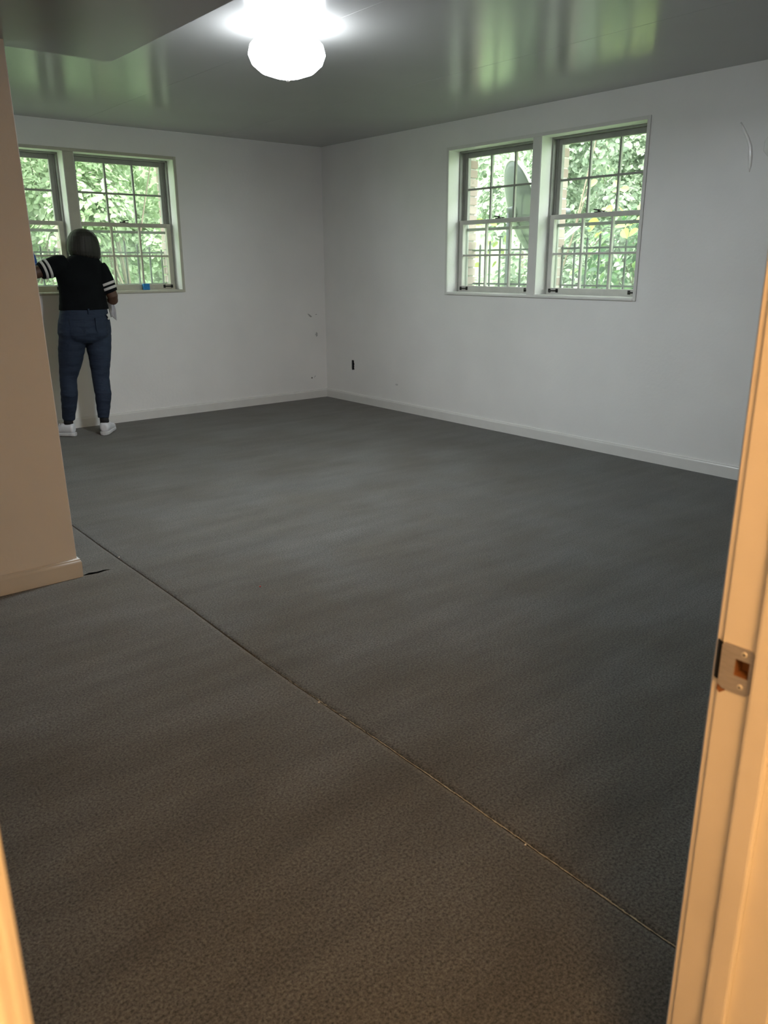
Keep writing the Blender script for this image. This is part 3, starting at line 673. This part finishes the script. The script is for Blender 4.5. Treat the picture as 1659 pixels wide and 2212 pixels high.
for x0, x1 in ((-2.77, -2.665), (-2.58, -2.475)):
    mb = MB(); t = bmesh.new(); g = []
    for j, z in enumerate((.945, .90, .85, .825)):
        g.append([t.verts.new(at_back(x0+(x1-x0)*i/4 if j < 3 else x0+(x1-x0)*(.14+.72*i/4), z-(.018 if j == 3 and i == 2 else 0), .012)) for i in range(5)])
    for a, b in zip(g, g[1:]):
        for i in range(4): t.faces.new((a[i], a[i+1], b[i+1], b[i]))
    r_ = bmesh.ops.extrude_face_region(t, geom=t.faces[:])
    for v in r_['geom']:
        if isinstance(v, bmesh.types.BMVert): v.co.y += .012
    mb.add(t); mb.done('back_pocket', M['denim'], P, smooth=False)
MB().box((-2.625, -.492, .975), (-2.612, -.476, 1.018), .002).done('belt_loop', M['denim'], P)
MB().poly([at_back(-2.475, .965, .02), at_back(-2.455, .975, .02), at_back(-2.435, .955, .02), at_back(-2.432, .935, .02), at_back(-2.452, .925, .02), at_back(-2.468, .93, .02), at_back(-2.458, .945, .02)], (0, .006, 0)).done('pocket_patch', M['white'], P); P.children[-1]['label'] = 'small white rag end showing at the back pocket'
# hair: chin-length bob
mb = MB(); secs = []
for z, cx, cyy, a, b in ((1.620, -2.543, -.315, .018, .02), (1.612, -2.543, -.318, .052, .055), (1.592, -2.543, -.32, .084, .088), (1.560, -2.544, -.322, .106, .108), (1.52, -2.545, -.322, .119, .115), (1.48, -2.546, -.322, .124, .116), (1.445, -2.546, -.325, .125, .112), (1.415, -2.543, -.328, .116, .100), (1.400, -2.535, -.328, .100, .082)):
    secs.append(((cx, cyy, z), (a, 0, -.012 if z < 1.45 else 0), (0, b, 0)))
mb.loft(secs, 40); hair = mb.done('hair', M['hair'], P, voxel=.005, sm=2)
bmh = bmesh.new(); bmh.from_mesh(hair.data)     # open the front for the face
for v in bmh.verts:
    ang = math.atan2(v.co.x+2.546, v.co.y+.322)
    if abs(ang) < .75 and v.co.z < 1.555: v.co.y = min(v.co.y, -.262)
    v.co += V((math.sin(ang), math.cos(ang), 0))*(.0005*math.sin(ang*31+5*noise.noise(V((v.co.x*7, v.co.y*7, v.co.z*2))))+.0022*noise.noise(V((ang*9, v.co.z*3, 1))))
    if v.co.z < 1.43: v.co.z += .008*noise.noise(V((ang*6, 0, 3)))
bmh.to_mesh(hair.data); bmh.free()
# glove on the raised hand
mb = MB(); d_ = (LW-LE).normalized()
mb.tube([LW-d_*.055, LW-d_*.03, LW+d_*.005], [.042, .036, .030], 18); hand(mb, LW, V((-.15, .35, .8)), V((.1, 1, -.2)), -1, .12, 1.07)
o = mb.done('glove', M['glove'], P, voxel=.0035, sm=1); o['label'] = 'blue rubber glove on the raised left hand'
# shoes
def shoe(heel, ang):
    dx = V((math.sin(ang), math.cos(ang), 0)); lx = V((math.cos(ang), -math.sin(ang), 0)); root = None
    secs = []
    for l, w, h, zc in ((-.012, .024, .028, .062), (0.0, .036, .040, .064), (.04, .042, .047, .066), (.08, .042, .045, .064), (.12, .042, .034, .054), (.165, .046, .027, .046), (.21, .044, .022, .040), (.245, .032, .017, .036), (.258, .014, .010, .033)):
        secs.append((heel+dx*l+V((0, 0, zc)), lx*w, V((0, 0, h))))
    up_ = MB().loft(secs, 20, 2.6).done('shoe', M['shoe'], P, voxel=.005, sm=2); up_['label'] = 'white leather sneaker'
    t = []
    for l, w in ((-.020, .012), (-.014, .028), (0, .038), (.05, .043), (.10, .043), (.16, .049), (.21, .047), (.248, .034), (.266, .012)):
        t.append((heel+dx*l+V((0, 0, .016)), lx*w, V((0, 0, .015))))
    s = MB().loft(t, 16, 4.5).done('sole', M['shoesole'], up_); s.location = (0, 0, 0)
    mb = MB()
    for k in range(5):
        l = .085+k*.022; z = .112-.010*k-k*k*.0012
        mb.tube([heel+dx*l+lx*-.028+V((0, 0, z-.010)), heel+dx*(l+.006)+V((0, 0, z)), heel+dx*l+lx*.028+V((0, 0, z-.010))], .003, 6)
    o = mb.done('laces', M['white'], up_); o.location = (0, 0, 0)
    mb = MB().tube([heel+dx*.035+V((0, 0, .10)), heel+dx*.035+V((0, 0, .145))], [.036, .034], 18); mb.done('sock', M['sock'], P, smooth=True)
shoe(V((-2.80, -.335, 0)), R(-42)); shoe(V((-2.588, -.46, 0)), R(34))
# rag held in the right hand
mb = MB(); t = bmesh.new(); g = []
for j in range(15):
    z = 1.085-.158*j/14; row = []
    for i in range(9):
        q = i/8; x = -2.345+.050*q*(1-.35*abs(j/14-.5))+.012*j/14; row.append(t.verts.new((x, -.185+.016*math.sin(q*9+j*.2)-.01*j/14, z-.018*q*q*(j/14)+.01*math.sin(q*5)*(j/14))))
    g.append(row)
for a, b in zip(g, g[1:]):
    for i in range(8): t.faces.new((a[i], a[i+1], b[i+1], b[i]))
r_ = bmesh.ops.extrude_face_region(t, geom=t.faces[:])
for v in r_['geom']:
    if isinstance(v, bmesh.types.BMVert): v.co.y += .005
mb.add(t); tag(mb.done('cleaning_cloth', M['cloth'], smooth=True), 'white cleaning rag hanging from the right hand of the person', 'cloth')

# ------------------------------------------------------------------ outdoors
gr = MB(); t = bmesh.new(); n_ = 24; g = [[t.verts.new((-14+30*i/n_, -14+30*j/n_, -.45+.05*noise.noise(V((i*.7, j*.7, 0)))+max(0, max(-14+30*i/n_-5.5, -14+30*j/n_-5.5))*1.1)) for i in range(n_+1)] for j in range(n_+1)]
for j in range(n_):
    for i in range(n_): t.faces.new((g[j][i], g[j][i+1], g[j+1][i+1], g[j+1][i]))
gr.add(t); struct(gr.done('ground', M['lawn'], smooth=True), 'green ground outside the windows', 'ground')
LEAF = [(0, 0, 0), (.20, .08, .03), (.34, .26, .06), (.37, .48, .06), (.28, .74, .03), (0, 1.05, -.08), (-.28, .74, .03), (-.37, .48, .06), (-.34, .26, .06), (-.20, .08, .03)]
LF = [(0, 1, 2, 3, 4, 5), (0, 5, 6, 7, 8, 9)]
def leaf_xf(p, size, nrm, rng):
    nrm = nrm.normalized(); a = nrm.orthogonal().normalized(); b = nrm.cross(a); q = rng.uniform(0, 2*math.pi)
    d = (a*math.cos(q)+b*math.sin(q)-V((0, 0, .5))); d = (d-nrm*d.dot(nrm)).normalized(); s = d.cross(nrm)
    return [p+(s*x+d*y+nrm*z)*size for x, y, z in LEAF]
def shrub(name, base, axis, half, height, depth, nleaf, size, m, label, seed, toward, z0=-.3, singles=0, single_m=None, hole=.12, sp_rng=None):
    """foliage of one tree or shrub: leaves over lumpy clumps; toward = direction of the house"""
    rng = random.Random(seed); root = empty(name, base); axis = V(axis); toward = V(toward)
    tag(root, label, 'shrub' if height < 3.2 else 'tree', 'greenery outside the windows')
    vs, fs = [], []
    clumps = []
    for i in range(int(26*half*height/3)):
        a, h = rng.uniform(-1, 1), rng.random()
        c = V(base)+axis*(a*half)+V((0, 0, 1))*(z0+h*height)-toward*rng.uniform(0, depth); clumps.append((c, rng.uniform(.22, .5)))
    for i in range(nleaf):
        c, r = clumps[rng.randrange(len(clumps))]
        d = V((rng.gauss(0, 1), rng.gauss(0, 1), rng.gauss(0, 1))).normalized()
        if d.dot(toward) < -.35 and rng.random() < .75: d = -d
        p = c+d*r*rng.uniform(.75, 1.08); nr = (d+V((0, 0, .8))+V((rng.gauss(0, .5), rng.gauss(0, .5), rng.gauss(0, .3))))
        k = len(vs); vs += leaf_xf(p, size*rng.uniform(.6, 1.3), nr, rng); fs += [tuple(k+q for q in f_) for f_ in LF]
    me = bpy.data.meshes.new('foliage'); me.from_pydata(vs, [], fs); o = link('foliage', me, m, root); rebase(o, root); o['kind'] = 'stuff'
    mb = MB(); base = V(base)
    for i in range(max(5, len(clumps)//3)):
        c, r = clumps[i*3 % len(clumps)]; s_ = base+axis*rng.uniform(-.15, .15)+V((0, 0, -.45)); mid = s_.lerp(c, .5)+V((rng.gauss(0, .1), rng.gauss(0, .1), .15))
        mb.tube([s_, mid, c], [.022, .012, .005], 6)
    mb.done('branches', M['bark'], root, smooth=True)
    if singles:
        lm = bpy.data.meshes.new('leaf'); lm.from_pydata([V(p) for p in LEAF], [], LF); lm.materials.append(single_m)
        for i in range(singles):
            u, z = sp_rng(rng); p = V(base)+axis*u+V((0, 0, z))+toward*(.30+rng.uniform(-.05, .3))
            q = bpy.data.objects.new('leaf', lm); C.objects.link(q); q.parent = root
            nr = (toward*.7+V((rng.gauss(0, .4), rng.gauss(0, .4), .6+rng.gauss(0, .2)))).normalized(); b_ = leaf_xf(V((0, 0, 0)), 1, nr, rng)
            d = (b_[5]-b_[0]).normalized(); zz = nr; d = (d-zz*d.dot(zz)).normalized(); s__ = d.cross(zz); sz = size*rng.uniform(.9, 1.6)
            mt = Matrix((s__, d, zz)).transposed().to_4x4(); q.matrix_basis = Matrix.Translation(p-V(base)) @ mt @ Matrix.Scale(sz, 4)
    return root
# beyond the far wall
dA = (0, -1, 0); dB = (-1, 0, 0)
shrub('leafy_tree', (-3.05, 3.1, 0), (1, 0, 0), .65, 5.2, .8, 19000, .072, M['leaf_pale'], 'pale green tree filling the window left of the person', 11, dA)
shrub('leafy_tree', (-.65, 3.2, 0), (1, 0, 0), .65, 5.4, .8, 19000, .072, M['leaf_pale'], 'pale green tree seen through the window right of the person', 12, dA)
shrub('leafy_tree', (2.3, 3.2, 0), (1, 0, 0), .9, 5.2, .6, 8000, .09, M['leaf'], 'green tree standing beyond the right edge of the far windows', 13, dA)
shrub('leafy_tree', (-1.8, 6.4, 0), (1, 0, 0), 4.2, 7.0, 1.2, 22000, .16, M['leaf_pale'], 'tall green trees in the distance beyond the far windows', 14, dA)
shrub('leafy_tree', (-1.2, 4.75, 0), (1, 0, 0), 2.0, 5.6, .5, 26000, .085, M['leaf_pale'], 'pale green tree showing between the two nearer trees at the far windows', 15, dA)
# beyond the right wall
shrub('leafy_tree', (3.7, .45, 0), (0, 1, 0), 1.15, 5.0, .8, 20000, .07, M['leaf'], 'green leafy tree behind the satellite dish', 21, dB)
shrub('leafy_tree', (3.5, -2.65, 0), (0, 1, 0), 1.15, 5.2, .8, 20000, .07, M['leaf'], 'green leafy tree filling the upper panes nearest the door', 22, dB)
shrub('leafy_tree', (7.4, -1.5, 0), (0, 1, 0), 4.5, 7.0, 1.2, 20000, .16, M['leaf'], 'tall green trees in the distance beyond the right wall', 23, dB)
shrub('dark_shrub', (1.9, -2.55, 0), (0, 1, 0), .55, 2.0, .35, 2600, .075, M['leaf_dark'], 'dark shrub with yellow-green leaf tips outside the window nearest the door', 24, dB, z0=-.35, singles=45, single_m=M['leaf_yellow'], sp_rng=lambda r: (r.uniform(-.5, .55), 1.75+r.gauss(0, .13)))
shrub('flowering_shrub', (1.5, -1.05, 0), (0, 1, 0), .35, 1.7, .3, 1500, .07, M['leaf'], 'small shrub with yellow-green leaves in front of the dish mast', 25, dB, z0=-.35, singles=30, single_m=M['leaf_yellow'], sp_rng=lambda r: (r.uniform(-.35, .35), 1.55+r.gauss(0, .13)))
shrub('leafy_tree', (5.7, -.6, 0), (0, 1, 0), 2.3, 5.6, .4, 24000, .085, M['leaf'], 'leafy tree in the second row beyond the right wall, behind the dish tree', 26, dB)
# satellite dish seen from behind
DC = V((1.2, -1.565, 1.84)); vw = (DC-CAM).normalized(); rgt = vw.cross(V((0, 0, 1))).normalized(); upv = rgt.cross(vw)
Mj = (rgt*-.30+upv*.954).normalized(); mn = (rgt*.954+upv*.30).normalized(); A2 = (mn*.33-vw*.944).normalized(); nrm = (mn*.944+vw*.33).normalized()
ds = empty('satellite_dish', (DC.x, DC.y, -.45)); tag(ds, 'grey satellite dish seen from behind through the window, its rim lit white', 'satellite dish')
RJ, RN = .44, .40
t = bmesh.new(); rings = []
for k in range(9):
    q = k/8; rings.append([t.verts.new(DC+(Mj*RJ*math.cos(a)+A2*RN*math.sin(a))*q-nrm*(.07*(1-q*q))) for a in [2*math.pi*i/48 for i in range(48)]] if k else [t.verts.new(DC-nrm*.07)])
for i in range(48): t.faces.new((rings[0][0], rings[1][i], rings[1][(i+1) % 48]))
for a, b in zip(rings[1:], rings[2:]):
    for i in range(48): t.faces.new((a[i], b[i], b[(i+1) % 48], a[(i+1) % 48]))
r_ = bmesh.ops.extrude_face_region(t, geom=t.faces[:])
for v in r_['geom']:
    if isinstance(v, bmesh.types.BMVert): v.co += nrm*.006
mb = MB(); mb.add(t); mb.done('reflector', M['dish'], ds, smooth=True)
pts = [DC+Mj*RJ*math.cos(a)+A2*RN*math.sin(a)+nrm*.004 for a in [2*math.pi*i/64 for i in range(65)]]
MB().tube(pts, .012, 8, False).done('rim', M['dishrim'], ds, smooth=True)
mb = MB(); hub = DC-nrm*.09; mb.tube([DC-nrm*.065, hub-nrm*.05], .05, 14); mb.tube([hub-nrm*.04, V((hub.x-nrm.x*.04, hub.y-nrm.y*.04, -.45))], .024, 12); mb.done('mast', M['dish'], ds, smooth=True)
mb = MB(); foot = DC-Mj*RJ*.95; feed = DC+nrm*.42-Mj*.16; mb.tube([hub, foot-nrm*.02, feed], .011, 8); mb.tube([feed-nrm*.03+Mj*.01, feed+nrm*.03], [.035, .02], 12); mb.done('feed_arm', M['dish'], ds, smooth=True)
# slanted white pipe
tag(MB().tube([(1.0, -2.02, -.45), (1.0, -2.02, 1.40), (1.0, -2.08, 1.452), (1.0, -2.39, 1.655)], .02, 12).done('pipe', M['dishrim'], smooth=True), 'slanted white pipe seen through the lower panes nearest the door', 'pipe')
